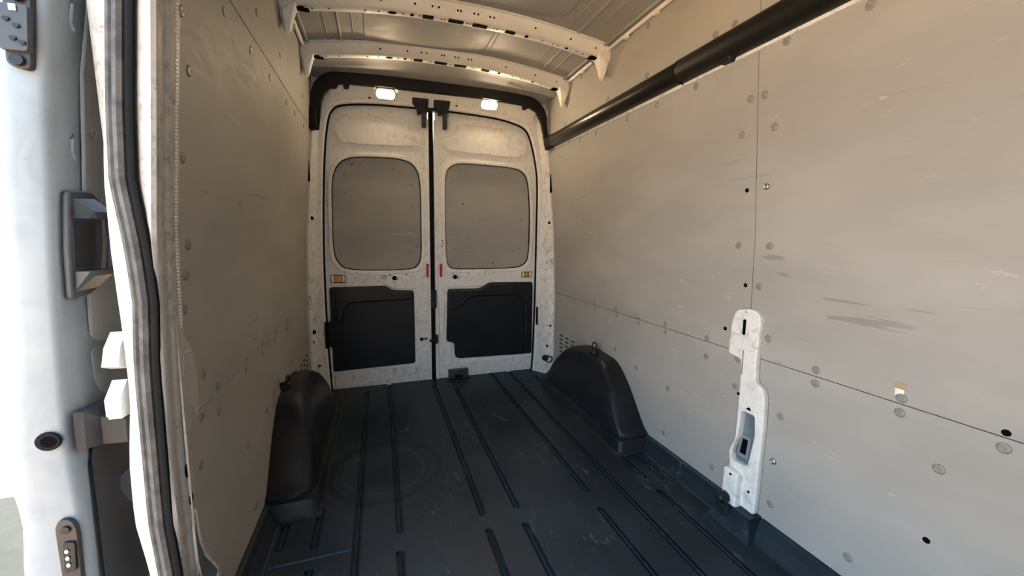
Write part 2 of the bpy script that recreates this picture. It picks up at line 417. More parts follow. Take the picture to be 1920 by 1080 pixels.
# coved edges of the liner along both walls
def lip(side, y0, y1, h, name='liner_edge'):
    prof = [(.062, -.002), (.050, .004), (.026, h * .55), (.016, h * .93), (.008, h), (-.002, h), (-.002, -.002)]
    rings = [[Vector((XC + side * (W(0) - a), y, b)) for (a, b) in prof] for y in (y0, y1)]
    return loft(name, rings, FLOOR, floor, smooth=False)
lip(1, -.5, .985, .078); lip(1, 1.145, 2.93, .075); lip(-1, 1.06, 2.93, .070)
# boot of the liner around the wall post
bx = XR(0)
loft('liner_boot', [[Vector((bx + .002, y0, z)), Vector((bx - d, y0, z)), Vector((bx - d, y1, z)), Vector((bx + .002, y1, z))]
     for (z, d, y0, y1) in ((-.002, .092, .968, 1.165), (.012, .078, .976, 1.155), (.06, .064, .988, 1.142), (.080, .060, .992, 1.138))], FLOOR, floor)
for y in (1.003, 1.125): tube('boot_ridge', [(bx - .066, y, .0), (bx - .060, y, .076)], .009, FLOOR, floor, 8)
for x in (.43, .30): pass

# ------------------------------------------------------------------ ceiling
def ZR(x): u = (x - XC) / .80; return 2.143 + .072 * (1 - u * u)
xs = [XC + .80 * (-1 + 2 * k / 24) for k in range(25)]
rings = [[Vector((x, y, ZR(x))) for x in xs] + [Vector((x, y, ZR(x) + .05)) for x in reversed(xs)] for y in (-.60, 3.05)]
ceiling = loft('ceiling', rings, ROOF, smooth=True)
tag(ceiling, 'bare white painted roof skin with pressed swages', 'ceiling', kind='structure')
# outer roof cap down to the walls keeps the daylight out
for s in (-1, 1):
    skin('roof_gutter', s, -.58, 3.05, 2.10, 2.26, .004, .05, WHITE, ceiling)
def ZB(x): u = (x - XC) / .80; return 2.088 + .074 * (1 - abs(u) ** 2.2)
SLOT1 = [(-.30, .055, .03, 0), (.10, .040, .018, 1), (.19, .018, .018, 1), (.265, .052, .024, 0), (.40, .075, .024, 0), (.52, .075, .024, 0), (.68, .052, .024, 0), (.77, .02, .02, 1), (1.00, .018, .014, 1), (1.17, .055, .028, 0)]
def bow(y, label):
    rings = []
    for k in range(33):
        x = XC + .785 * (-1 + 2 * k / 32)
        zt, zb = ZR(x) - .002, ZB(x)
        rings.append([Vector((x, y - .012, zt)), Vector((x, y - .010, zt - .010)), Vector((x, y + .022, zb + .006)), Vector((x, y + .030, zb)), Vector((x, y + .080, zb)), Vector((x, y + .088, zb + .006)), Vector((x, y + .112, zt))])
    b = loft('roof_bow', rings, BOW, ceiling); b['label'] = label
    # front flange bead
    tube('flange_bead', [(XC + .75 * (-1 + 2 * k / 24), y - .022, ZR(XC + .75 * (-1 + 2 * k / 24)) - .003) for k in range(25)], .006, BOW, b, 6)
    for (x, w, h, rd) in SLOT1:
        z = ZB(x) - .0008; hh = h / 2 * 1.35; yc = y + .055
        if rd: pts = [(x + w / 2 * math.cos(t), yc + hh * math.sin(t)) for t in (2 * math.pi * k / 12 for k in range(12))]
        else: pts = rnd([(x - w / 2, yc - hh), (x + w / 2, yc - hh), (x + w / 2, yc + hh), (x - w / 2, yc + hh)], .006, 3)
        flat('slot', [pts], .0016, MF(z - .0010), DARK, b, warp=lambda c, x=x, z=z: Vector((c.x, c.y, c.z + ZB(c.x) - ZB(x))))
    for i, x in enumerate([-.24, -.17, -.02, .04, .15, .225, .33, .345, .455, .47, .595, .61, .86, .92, .95, 1.06, 1.1]):
        pts = [(x + .0045 * math.cos(t), y + .055 + .0045 * math.sin(t)) for t in (2 * math.pi * k / 8 for k in range(8))]
        flat('punch_hole', [pts], .0014, MF(ZB(x) - .0016), DARK, b)
    for x in (.05, .20, .28, .31, .40, .415, .48, .50, .56, .58, .80, 1.0, 1.15):
        zt, zb = ZR(x) - .012, ZB(x) + .006; t = .45
        yy, zz = y - .010 + .032 * t, zt + (zb - zt) * t
        nrm = Vector((0, -(zt - zb), -.032)).normalized(); uu = Vector((1, 0, 0)); vv = nrm.cross(uu)
        pts = [(.005 * math.cos(q), .005 * math.sin(q)) for q in (2 * math.pi * k / 8 for k in range(8))]
        flat('punch_hole', [pts], .0014, frame(Vector((x, yy, zz)) + nrm * .0002, uu, vv, nrm), DARK, b)
    # gussets that tie the bow to the side walls
    for s in (-1, 1):
        def G(u, z): return Vector((XC + s * u, 0, z))
        rr_ = []
        for (yy, zt_) in ((y - .002, 2.055), (y + .015, 2.02), (y + .040, 1.988), (y + .055, 1.985), (y + .085, 2.05), (y + .10, 2.085)):
            prof = [(.735, 2.10), (.752, max(zt_ + .04, 2.05)), (.768, zt_ + .012), (.784, zt_), (.800, zt_ + .03), (.806, 2.13), (.78, 2.15)]
            rr_.append([Vector((XC + s * a, yy, b_)) for (a, b_) in prof])
        g_ = loft('gusset', rr_, BOW, b, smooth=False)
        box('gusset_slot', (XC + s * .715 - .026, y + .030, ZB(XC + .715) - .012), (XC + s * .715 + .026, y + .062, ZB(XC + .715) - .0085), DARK, b, .001)
    return b
bow(2.02, 'nearer pressed steel roof bow with punched slots')
bow(2.52, 'rearmost pressed steel roof bow with punched slots')
# longitudinal swages, pressed panel, side rails
for (ya, yb) in ((-.50, 2.00), (2.14, 2.50)):
    for u in (-.655, -.59, -.525, .525, .59, .655):
        x = XC + u; w = .004 if abs(u) != .59 else .007
        tube('swage', [(x, ya, ZR(x) - .0005), (x, yb, ZR(x) - .0005)], w, ROOF, ceiling, 8)
for u in (-.225, .20, .225):
    x = XC + u; tube('swage', [(x, 2.14, ZR(x)), (x, 2.50, ZR(x))], .004, ROOF, ceiling, 8)
flat('pressed_roof_panel', [rnd([(XC - .47, -.3), (XC + .47, -.3), (XC + .47, 1.93), (XC - .47, 1.93)], .10, 8)], .010, MF(0), ROOF, ceiling, .004,
     warp=lambda c: Vector((c.x, c.y, ZR(c.x) - .009 + c.z)))
flat('pressed_roof_panel', [rnd([(XC - .47, 2.16), (XC + .18, 2.16), (XC + .18, 2.49), (XC - .47, 2.49)], .05, 6)], .006, MF(0), ROOF, ceiling, .0025,
     warp=lambda c: Vector((c.x, c.y, ZR(c.x) - .005 + c.z)))
for s in (-1, 1):
    tube('side_rail', [(XC + s * .786, y, 2.132) for y in (-.5, 1, 2, 2.86)], .010, BOW, ceiling, 8)
    tube('side_rail', [(XC + s * .760, y, 2.146) for y in (-.5, 1, 2, 2.86)], .008, ROOF, ceiling, 8)
    for y in (.9, 1.62, 1.85, 2.3): box('clip', (XC + s * .786 - .012, y - .012, 2.112), (XC + s * .786 + .008, y + .012, 2.13), BOW, ceiling, .002)
# rear header pressing between last bow and the black trim
rings = []
for k in range(33):
    x = XC + .79 * (-1 + 2 * k / 32); u = (x - XC) / .79; d = .03 * (1 - abs(u) ** 3)
    z = ZR(x)
    rings.append([Vector((x, 2.655, z)), Vector((x, 2.665, z - .022)), Vector((x, 2.72, z - .028)), Vector((x, 2.735, z - .042)), Vector((x, 2.80, 2.125 + d * .9)), Vector((x, 2.83, 2.115 + d)), Vector((x, 2.90, 2.10 + d)), Vector((x, 2.90, z))])
loft('rear_header', rings, ROOF, ceiling)

# ------------------------------------------------------------------ rear frame around the two doors
holeL = [(.38, -.05), (-.350, -.05), (-.356, .053), (-.361, .221), (-.364, .683), (-.353, 1.12), (-.324, 1.604), (-.288, 1.864), (-.253, 1.935), (-.194, 1.967), (.003, 1.990), (.208, 1.992), (.394, 1.997)]
holeR = [(.502, 1.994), (.797, 1.986), (.952, 1.968), (1.088, 1.931), (1.138, 1.839), (1.178, 1.682), (1.201, 1.54), (1.204, 1.221), (1.209, .614), (1.206, .253), (1.200, .021), (1.19, -.05)]
hole = chk_open(holeL[1:] + holeR) + [(.38, -.05)]
outer = [(XL(z) - .02, z) for z in (-.1, .65, 1.12, 1.8, 2.20)] + [(XR(z) + .02, z) for z in (2.20, 1.8, 1.12, .65, -.1)]
wall_back = flat('wall_back', [outer, hole], .05, MD(.05), WHITE, None, .010)
tag(wall_back, 'white painted rear door frame with chipped scuffed pillars', 'wall', kind='structure')
# slanted pillar faces from the side sheets to the door aperture
HZ = [(-.05, 1.19, -.350), (.25, 1.206, -.361), (.65, 1.209, -.364), (1.12, 1.204, -.353), (1.55, 1.199, -.327), (1.76, 1.160, -.303), (1.90, 1.11, -.27), (2.06, 1.10, -.26)]
PILL = {}
for s in (1, -1):
    rings = []
    for (z, hr, hl) in HZ:
        h = (hr - XC + .012) if s > 0 else (XC - hl + .012)
        w = W(z); yb = DY0 - DK * z - .098
        w0 = max(w - h, .03)
        rings.append([Vector((XC + s * (w + .002), 2.868, z)), Vector((XC + s * (w - .012), 2.866, z)), Vector((XC + s * (w - .022), 2.873, z)), Vector((XC + s * (h + w0 * .40), 2.90, z)),
                      Vector((XC + s * (h + w0 * .30), 2.925, z)), Vector((XC + s * h, yb, z)), Vector((XC + s * h, yb + .03, z)), Vector((XC + s * (w + .002), yb + .03, z))])
    PILL[s] = loft('rear_pillar', rings, WHITED, wall_back)
# dark punched holes in the pillars
def pface(s, x, z): 
    return 2.90
for (s, x, z, a, b) in [(-1, -.427, .47, .012, .014), (-1, -.437, .403, .010, .012), (-1, -.405, .233, .008, .006), (-1, -.401, 1.226, .010, .012), (1, 1.275, 1.226, .008, .010), (1, 1.302, .402, .007, .010), (1, 1.278, .234, .006, .009)]:
    pts = [(x + a * math.cos(t), z + b * math.sin(t)) for t in (2 * math.pi * k / 12 for k in range(12))]
    flat('pillar_hole', [pts], .02, frame((0, 2.893, 0), (1, 0, 0), (0, 0, 1), (0, -1, 0)), DARK, PILL[s])
for s, x in ((-1, -.412), (1, 1.285)):
    box('hinge_pocket', (x - .016, 2.858, 1.455), (x + .016, 2.90, 1.590), RUBBER, PILL[s], .003)
flat('pillar_slot', [rnd([(1.205, .40), (1.217, .40), (1.217, .55), (1.205, .55)], .005)], .01, frame((0, 2.952, 0), (1, 0, 0), (0, 0, 1), (0, -1, 0)), DARK, PILL[1])
# sloping lintel face carrying the lamps
rings = []
for k in range(29):
    x = XC + .70 * (-1 + 2 * k / 28); u = abs(x - XC) / .70
    zt = 2.085 - .035 * u ** 4; zb = lerp_tab(x, [p[0] for p in sorted(holeL[8:] + holeR[:4])], [p[1] for p in sorted(holeL[8:] + holeR[:4])]) + .010
    rings.append([Vector((x, 2.862, zt)), Vector((x, 2.872, zt - .012)), Vector((x, 2.896, zb + .012)), Vector((x, 2.91, zb)), Vector((x, 2.97, zb)), Vector((x, 2.97, zt + .03))])
loft('lintel', rings, WHITE, wall_back)
flat('lintel_hole', [[(.008 * math.cos(t) - .02, .004 * math.sin(t) + 2.012) for t in (.6 * k for k in range(10))]], .012, frame((0, 2.897, 0), (1, 0, 0), (0, 0, 1), (0, -1, 0)), DARK, wall_back)
flat('lintel_hole', [[(.008 * math.cos(t) + .555, .004 * math.sin(t) + 2.022) for t in (.6 * k for k in range(10))]], .012, frame((0, 2.897, 0), (1, 0, 0), (0, 0, 1), (0, -1, 0)), DARK, wall_back)
# rubber seal round the aperture
sealp = [P(x, z, .070) for (x, z) in hole[:-1]]
rear_seal = tube('rear_door_seal', sealp, .011, RUBBER, wall_back, 8)
rear_seal['label'] = 'black rubber weatherstrip'

# black moulded trim over the rear doors
t_out = [(-.398, 1.873), (-.392, 1.90), (-.372, 1.905), (-.355, 2.03), (-.306, 2.096), (-.232, 2.131), (-.17, 2.142), (.006, 2.145), (.207, 2.147), (.415, 2.147), (.771, 2.147), (1.058, 2.138), (1.15, 2.107), (1.215, 2.036), (1.228, 1.90), (1.244, 1.80), (1.244, 1.766)]
t_in = [(1.222, 1.766), (1.214, 1.80), (1.201, 1.869), (1.178, 1.959), (1.138, 2.028), (1.085, 2.052), (1.065, 2.046), (1.055, 2.035), (1.035, 2.035), (1.030, 2.064), (.735, 2.078), (.419, 2.075), (.032, 2.072), (-.135, 2.068), (-.145, 2.040), (-.172, 2.040), (-.176, 2.065), (-.205, 2.058), (-.215, 2.035), (-.253, 2.029), (-.285, 1.996), (-.304, 1.94), (-.327, 1.775), (-.373, 1.768), (-.395, 1.80)]
t_out = chk_open(t_out, 1)
trim_1 = flat('trim_1', [t_out + t_in], .035, frame((0, 2.868, 0), (1, 0, 0), (0, 0, 1), (0, -1, 0)), TRIM, None, .005)
tag(trim_1, 'black moulded trim arching over the rear doors', 'trim', kind='structure')
flat('corner_cap', [rnd([(-.392, 1.775), (-.335, 1.775), (-.335, 1.90), (-.392, 1.90)], .02)], .02, frame((0, 2.838, 0), (1, 0, 0), (0, 0, 1), (0, -1, 0)), TRIM, trim_1, .006)

# ------------------------------------------------------------------ rear doors
def rear_door(name, label, outline, win, emb, card, rec, mats):
    d = flat(name, [outline, win], .045, MD(0.), WHITE, None, .007)
    tag(d, label, 'door', kind='structure')
    xa, xb_ = (-.47, .392) if name == 'door_1' else (.388, 1.345)
    flat('outer_skin', [[(xa, -.12), (xb_, -.12), (xb_, 2.2), (xa, 2.2)]], .02, MD(-.09 if name == 'door_1' else -.112), WHITE, d)
    cx = sum(p[0] for p in win) / len(win); cz = sum(p[1] for p in win) / len(win)
    # bead round the window aperture
    ring_o = [(cx + (p[0] - cx) * 1.075, cz + (p[1] - cz) * 1.06) for p in win]
    flat('window_flange', [ring_o, win], .054, MD(0.), WHITE, d, .005)
    big = [(cx + (p[0] - cx) * 1.05, cz + (p[1] - cz) * 1.04) for p in win]
    b = flat('blanking_panel', [big], .012, MD(.012), PLY, d)
    flat('window_gasket', [[(cx + (p[0] - cx) * 1.004, cz + (p[1] - cz) * 1.004) for p in win], [(cx + (p[0] - cx) * .982, cz + (p[1] - cz) * .988) for p in win]], .006, MD(.023), RUBBER, d)
    if emb: flat('pressed_panel', [rnd(emb, .03, 5)], .016, MD(.040), WHITE, d, .006)
    cd = flat('door_card', [rnd(card, .022, 5)], .018, MD(.040), PANEL, d, .006)
    flat('card_recess_rim', [rnd(rec, .03, 5)], .032, MD(.046), PANEL, cd, .013, seg=3)
    return d, b, cd
win1 = [(-.300, 1.01), (-.292, 1.30), (-.285, 1.482), (-.253, 1.582), (-.183, 1.642), (-.01, 1.657), (.187, 1.655), (.272, 1.614), (.307, 1.511), (.306, 1.2), (.305, .967), (.284, .899), (.225, .864), (-.201, .868), (-.272, .915)]
win1 = chk(win1)
sk1 = [(-.375, -.03), (-.385, .5), (-.375, 1.12), (-.35, 1.6), (-.31, 1.88), (-.27, 1.96), (-.20, 1.998), (0, 2.015), (.358, 2.015), (.360, 1.126), (.366, -.03)]
emb1 = [(-.204, 1.902), (.183, 1.928), (.229, 1.88), (.228, 1.837), (.313, 1.833), (.312, 1.742), (-.043, 1.726), (-.219, 1.733), (-.258, 1.819)]
card1 = [(-.333, .757), (.046, .756), (.083, .723), (.241, .713), (.242, .158), (.225, .148), (-.278, .139), (-.336, .137), (-.334, .324), (-.368, .327), (-.370, .498), (-.335, .512)]
rec1 = [(-.30, .755), (.046, .748), (.083, .715), (.236, .706), (.238, .648), (-.19, .640), (-.235, .610), (-.26, .50), (-.30, .50)]
door_1, bl1, cd1 = rear_door('door_1', 'left rear door, white with grey blanked window and plain black card', rnd(sk1, .02), win1, emb1, card1, rec1, None)
win2 = [(.478, 1.573), (.518, 1.625), (.578, 1.652), (.80, 1.650), (1.014, 1.643), (1.09, 1.619), (1.132, 1.556), (1.152, 1.40), (1.159, 1.261), (1.159, .95), (1.123, .89), (1.045, .862), (.567, .863), (.513, .874), (.481, .924), (.478, 1.25)]
win2 = chk(win2)
sk2 = [(.406, -.03), (.404, 1.2), (.414, 2.013), (.517, 2.012), (.821, 2.008), (.981, 1.99), (1.125, 1.952), (1.17, 1.862), (1.215, 1.70), (1.235, 1.551), (1.238, 1.223), (1.242, .60), (1.240, -.03)]
emb2 = [(.563, 1.921), (.559, 1.857), (.531, 1.833), (.469, 1.824), (.465, 1.764), (.495, 1.729), (1.03, 1.712), (1.1, 1.752), (1.121, 1.794), (1.115, 1.865), (1.048, 1.914)]
card2 = [(.492, .716), (.743, .712), (.821, .757), (1.188, .750), (1.196, .140), (.578, .154), (.548, .170), (.540, .287), (.480, .300)]
rec2 = [(.494, .712), (.743, .706), (.821, .750), (1.182, .743), (1.188, .148), (1.128, .155), (1.117, .582), (1.064, .647), (.673, .650), (.571, .560), (.494, .547)]
door_2, bl2, cd2 = rear_door('door_2', 'right rear door, white with grey blanked window and stepped black card', rnd(sk2, .02), win2, emb2, card2, rec2, None)
def ddisc(d, x, z, r, m=DARK, o=.0555, t=.002, name='access_hole', rz=None):
    return flat(name, [[(x + r * math.cos(q), z + (rz or r) * math.sin(q)) for q in (2 * math.pi * k / 14 for k in range(14))]], t, MD(o), m, d)
def drect(d, x0, z0, x1, z1, m, o, t, name, r=.004, bev=.001): return flat(name, [rnd([(x0, z0), (x1, z0), (x1, z1), (x0, z1)], r, 3)], t, MD(o), m, d, bev)
drect(door_1, .344, .0, .366, 1.93, WHITE, .043, .010, 'edge_flange', .006, .004)
drect(door_2, .399, .0, .424, 1.93, WHITE, .043, .010, 'edge_flange', .006, .004)
drect(door_1, -.352, .10, -.338, 1.10, WHITE, .043, .008, 'edge_flange', .005, .003)
drect(door_2, 1.205, .14, 1.219, 1.50, WHITE, .043, .008, 'edge_flange', .005, .003)
drect(door_1, -.33, .015, .335, .125, WHITED, .042, .010, 'bottom_rail', .03, .004)
drect(door_2, .53, .015, 1.20, .120, WHITED, .042, .010, 'bottom_rail', .03, .004)
# reflectors, amber markers and holes
drect(door_1, .334, .812, .353, .912, RED, .052, .005, 'red_reflector')
drect(door_2, .434, .810, .452, .908, RED, .052, .005, 'red_reflector')
for d, x0, x1, z0, z1 in ((door_1, -.321, -.226, .786, .842), (door_2, 1.092, 1.180, .789, .835)):
    r_ = drect(d, x0, z0, x1, z1, BLACK, .043, .008, 'marker_label')
    drect(r_, x0 + .004, z0 + .004, x0 + .022, z1 - .004, WHITE, .050, .003, 'marker_band'); drect(r_, x1 - .022, z0 + .004, x1 - .004, z1 - .004, WHITE, .050, .003, 'marker_band')
    drect(r_, x0 + .026, z0 + .006, x1 - .026, z1 - .006, AMBER, .050, .004, 'marker_lens')
for (x, z, r) in [(.105, .810, .017), (.075, .835, .005), (.125, .800, .004), (.190, .835, .004)]: ddisc(door_1, x, z, r)
for (x, z, r) in [(.550, .807, .017), (.575, .800, .004), (.535, .835, .004), (.655, .835, .004)]: ddisc(door_2, x, z, r)
for (x, z) in [(.50, 1.40), (.51, 1.36), (.49, 1.38)]: pass
for (x, z) in [(.455, 1.08), (.462, 1.06), (.452, 1.04)]: ddisc(door_2, x, z, .005, DARK, .0525)
for (x, z) in [(-.20, 1.52), (-.10, 1.60), (.12, 1.585), (.24, 1.48), (.24, 1.32), (-.2, 1.40), (-.25, .98), (.22, 1.0), (.16, .90)]: ddisc(bl1, x, z, .008, SCREW, .024, .003, 'screw')
for (x, z) in [(.60, 1.60), (.90, 1.60), (.53, 1.50), (1.10, 1.48), (.56, 1.02), (1.08, 1.02), (1.09, 1.25)]: ddisc(bl2, x, z, .008, SCREW, .024, .003, 'screw')
ddisc(bl1, -.15, 1.60, .005, DARK, .0235); ddisc(bl2, .62, 1.36, .005, DARK, .0235); ddisc(bl2, .86, .905, .005, DARK, .0235)
# pen mark on the blanking panel
rp = [(.265, 1.045), (.300, 1.062), (.300, 1.045), (.285, 1.03), (.262, 1.035)]
tube('red_mark', [P(x, z, .0245) for (x, z) in rp], .002, RED, bl1, 6)
# pressed details of the lower door frames
drect(door_1, .268, .470, .345, .640, WHITE, .040, .018, 'pressed_panel', .02, .006)
drect(door_1, .285, .08, .335, .255, WHITE, .040, .018, 'pressed_panel', .02, .006)
drect(door_2, .425, .36, .468, .640, WHITE, .040, .018, 'pressed_panel', .015, .006)
drect(door_2, .455, .10, .520, .285, WHITE, .040, .018, 'pressed_panel', .02, .006)
drect(door_1, .00, .795, .055, .845, WHITE, .040, .016, 'pressed_panel', .01, .005)
for i, z in enumerate((1.53, 1.45, 1.33, 1.20)): drect(door_1, -.322, z - .03, -.306, z + .02, WHITED, .043, .006, 'pressed_panel', .006, .002)
flat('corner_gusset', [rnd([(.44, 1.70), (.50, 1.70), (.445, 1.62)], .008)], .016, MD(.040), WHITE, door_2, .005)
flat('latch_swage', [rnd([(.03, .770), (.10, .73), (.25, .725), (.26, .75), (.24, .80), (.06, .845), (-.05, .85), (-.02, .80)], .02)], .016, MD(.040), WHITE, door_1, .006)
flat('latch_swage', [rnd([(.50, .73), (.74, .725), (.80, .765), (.78, .845), (.68, .845), (.62, .80), (.50, .80)], .02)], .016, MD(.040), WHITE, door_2, .006)
ddisc(door_1, .292, .332, .014, DARK, .0445, .003); ddisc(door_1, .312, .330, .010, AMBER, .0445, .004, 'latch_key')
ddisc(door_1, .325, .334, .010, DARK, .0445, .003)
# centre gap rubber and latch hardware
cg = box('centre_rubber', (.369, DY0 - .055, 0), (.397, DY0 - .0, 1.0), RUBBER, door_2, .004)
cg.data.transform(Matrix.Identity(4)); 
me = cg.data
for v_ in me.vertices:
    v_.co.z = v_.co.z * 1.99; v_.co.y -= DK * v_.co.z
drect(door_2, .366, .575, .402, .715, BLACK, .075, .02, 'centre_latch', .008, .003)
drect(door_2, .345, .318, .412, .336, BLACK, .085, .02, 'latch_lever', .006, .003); drect(door_2, .392, .300, .408, .372, BLACK, .09, .012, 'latch_lever', .006, .003)
def top_latch(d, pts, x, name='top_latch'):
    L = flat(name, [rnd(pts, .006, 3)], .035, MD(.085), BLACK, d, .003)
    drect(L, x - .015, 1.858, x + .015, 1.975, GREYP, .09, .030, 'latch_rod', .008, .003)
    drect(L, x - .008, 1.866, x + .010, 1.89, BROWNP, .119, .006, 'latch_pin', .004, .001)
    return L
top_latch(door_1, [(.252, 2.045), (.363, 2.047), (.352, 1.955), (.305, 1.945), (.285, 1.935), (.279, 1.985), (.254, 2.005)], .327)
top_latch(door_2, [(.396, 2.045), (.511, 2.047), (.504, 2.01), (.492, 1.962), (.45, 1.955), (.425, 1.945), (.415, 1.98), (.396, 1.995)], .472)
cbr = box('centre_bridge', (.345, 2.905, 1.975), (.42, 2.95, 2.012), BLACK, door_2, .003)
sbx = box('floor_striker', (.492, 2.985, -.002), (.642, 3.03, .072), GREYP, None, .005)
tag(sbx, 'grey plastic door striker box standing on the floor below the right rear door', 'striker')
box('striker_slot', (.54, 2.982, .010), (.60, 2.990, .030), DARK, sbx, .001); box('striker_foot', (.50, 2.965, -.002), (.66, 2.99, .010), BLACK, sbx, .002)
box('check_strap', (-.372, 2.955, .33), (-.350, 3.02, .52), RUBBER, door_1, .004)

# ------------------------------------------------------------------ lamps
def lamp(x, z, label, lens=LENS):
    t = thing('interior_lamp', (x, 2.885, z), label, 'lamp', 'lit lamps over the rear doors')
    nrm = Vector((0, -.85, -.53)).normalized(); uu = Vector((1, 0, 0)); vv = nrm.cross(uu)
    M = frame(Vector((x, 2.882, z)), uu, vv, nrm)
    def rr(w, h): return rnd([(-w, -h), (w, -h), (w, h), (-w, h)], .028, 6)
    flat('bezel', [rr(.066, .036), rr(.056, .027)], .022, M, WHITE, t, .004)
    flat('lens', [rr(.056, .026)], .020, M, lens, t, .006)
lamp(.081, 2.048, 'lit oval lamp above the left rear door'); lamp(.786, 2.056, 'lit oval lamp above the right rear door', LENSR)

# ------------------------------------------------------------------ black trunking along the right wall
def trunk(name, y0, y1, r, label, n=14, taper=1.):
    rings = []
    zc0 = 1.816
    for (y, k) in ((y0, .97), (y0 + .004, 1), (y1 - .004, taper), (y1, taper * .97)):
        ring = []
        for i in range(n + 1):
            a = -math.pi / 2 + math.pi * i / n
            z = zc0 + r * .96 * k * math.sin(a)
            ring.append(Vector((XR(zc0) - .001 - r * 1.05 * k * (math.cos(a) ** .8 if math.cos(a) > 1e-6 else 0) - .004, y, z)))
        ring += [Vector((XR(1.9) + .008, y, zc0 + r * .96 * k)), Vector((XR(1.75) - .001, y, zc0 - r * .96 * k))]
        rings.append(ring)
    o = loft(name, rings, RAILM if y0 > 1 else RAILF)
    return tag(o, label, 'trunking', 'black trunking on the right wall')
tr1 = trunk('wall_trunking', 1.462, 2.835, .047, 'slim glossy black trunking on the right wall nearer the rear doors', taper=1.0)
tr2 = trunk('wall_trunking', -.4, 1.455, .050, 'thicker matte black trunking on the right wall nearer the camera')
for o_, ya, yb in ((tr1, 1.462, 2.76), (tr2, -.4, 1.455)):
    loft('backing_strip', [[Vector((XR(1.757) - .004, y, 1.757)), Vector((XR(1.757) + .001, y, 1.757)), Vector((XR(1.775) + .001, y, 1.775)), Vector((XR(1.775) - .004, y, 1.775))] for y in (ya, yb)], WHITED, o_, smooth=False)
loft('trunking_tab', [[Vector((XR(1.76) - .04, y, 1.784)), Vector((XR(1.76) - .002, y, 1.784)), Vector((XR(1.76) - .002, y, zl)), Vector((XR(1.76) - .03, y, zl))] for (y, zl) in ((1.19, 1.775), (1.20, 1.757), (1.245, 1.760), (1.27, 1.774))], RAILF, tr2, smooth=False)
tube('joint_ring', [(XR(1.83) - .001 - .054 * math.cos(a), 1.459, 1.816 + .0495 * math.sin(a)) for a in (-math.pi / 2 + math.pi * i / 12 for i in range(13))], .003, RUBBER, tr2, 6)
loft('end_cap', [[Vector((XR(1.83) - .004 - k * .05 * math.cos(a), y, 1.816 + k * .047 * math.sin(a))) for a in (-math.pi / 2 + math.pi * i / 12 for i in range(13))] + [Vector((XR(1.83) + .012, y, 1.816))] for (y, k) in ((2.76, 1.03), (2.835, 1.03), (2.85, .95))], TRIM, tr1)

# ------------------------------------------------------------------ wheel-arch covers
AH = ((1.655, .075), (1.69, .095), (1.735, .155), (1.83, .275), (1.93, .365), (1.99, .390), (2.2, .402), (2.33, .388), (2.45, .345), (2.56, .25), (2.63, .14), (2.665, .085))
def HA(y): return lerp_tab(y, [a for a, _ in AH], [b for _, b in AH])
def arch(side, label):
    t = thing('wheel_arch_cover', (XC + side * .80, 2.15, 0), label, 'wheel arch', 'moulded wheel arch covers')
    rings = []
    for k in range(37):
        y = 1.658 + (2.662 - 1.658) * k / 36
        e = max(0, 1 - abs((y - 2.16) / .503) ** 9) ** (1 / 5)
        h = sum(HA(y + d) for d in (-.03, -.015, 0, .015, .03)) / 5
        wd = .03 + .150 * e * (1 - .10 * (h - .07) / .34); zb = .062
        ring = []
        for i in range(13):
            a = math.pi / 2 * i / 12
            ca, sa = math.cos(a) ** .34 if i < 12 else 0., math.sin(a) ** .42 if i else 0.
            slope = .045 * (h - zb) / .34 * sa          # inner face leans towards the wall
            ring.append(Vector((XC + side * (W(0) - .002 - max(wd * ca - slope * ca, 0)), y, zb + (h - zb) * sa)))
        ring.append(Vector((XC + side * (W(0) - .001), y, zb)))
        rings.append(ring)
    loft('cover', rings, BLACK, t)
    # plinth: the upstand of the floor liner the cover sits in
    def outl(g, z, r=.035):
        pts = rnd([(W(0) - .001, 1.64 - g), (W(0) - .185 - g, 1.64 - g), (W(0) - .185 - g, 2.69 + g), (W(0) - .001, 2.69 + g)], [0, r, r, 0], 5)
        return [Vector((XC + side * a, b, z)) for a, b in pts]
    loft('plinth', [outl(.022, -.002), outl(.010, .006), outl(.004, .014), outl(0, .058), outl(-.006, .066)], BLACK, t)
    return t
arch(1, 'moulded black wheel arch cover against the right wall'); arch(-1, 'moulded black wheel arch cover against the dim left wall')

# ------------------------------------------------------------------ tie-down rings
def tie(loc, nrm, label, ring_dir, r=.028):
    n = Vector(nrm).normalized(); t = thing('tie_down_ring', loc, label, 'tie-down', 'black tie-down rings')
    L = Vector(loc)
    tube('base', [L - n * .004, L + n * .010, L + n * .020, L + n * .030, L + n * .034], [.024, .024, .019, .014, .006], BLACK, t, 12)
    rd = Vector(ring_dir).normalized(); s = n.cross(rd).normalized()
    c = L + n * .022 + rd * r * .9
    pts = [c + rd * r * math.cos(a) + s * r * .85 * math.sin(a) for a in (2 * math.pi * k / 20 for k in range(21))]
    tube('ring', pts, .0048, BLACK, t, 8)
tie((XR(.4) - .075, 2.11, .400), (0, -.2, 1), 'black tie-down ring on top of the right wheel arch cover', (-.1, .1, 1), .024)
tie((1.255, 2.87, .140), (0, -1, .1), 'black tie-down ring at the foot of the right rear pillar', (.9, 0, -.35), .030)
tie((XL(.4) + .030, 1.94, .440), (1, -.1, .3), 'black tie-down ring behind the left wheel arch cover', (0, .0, 1), .024)
tie((XR(.1) - .066, 1.105, .100), (-1, -.25, .15), 'black tie-down ring at the foot of the white wall post', (-.2, -.3, -1), .030)

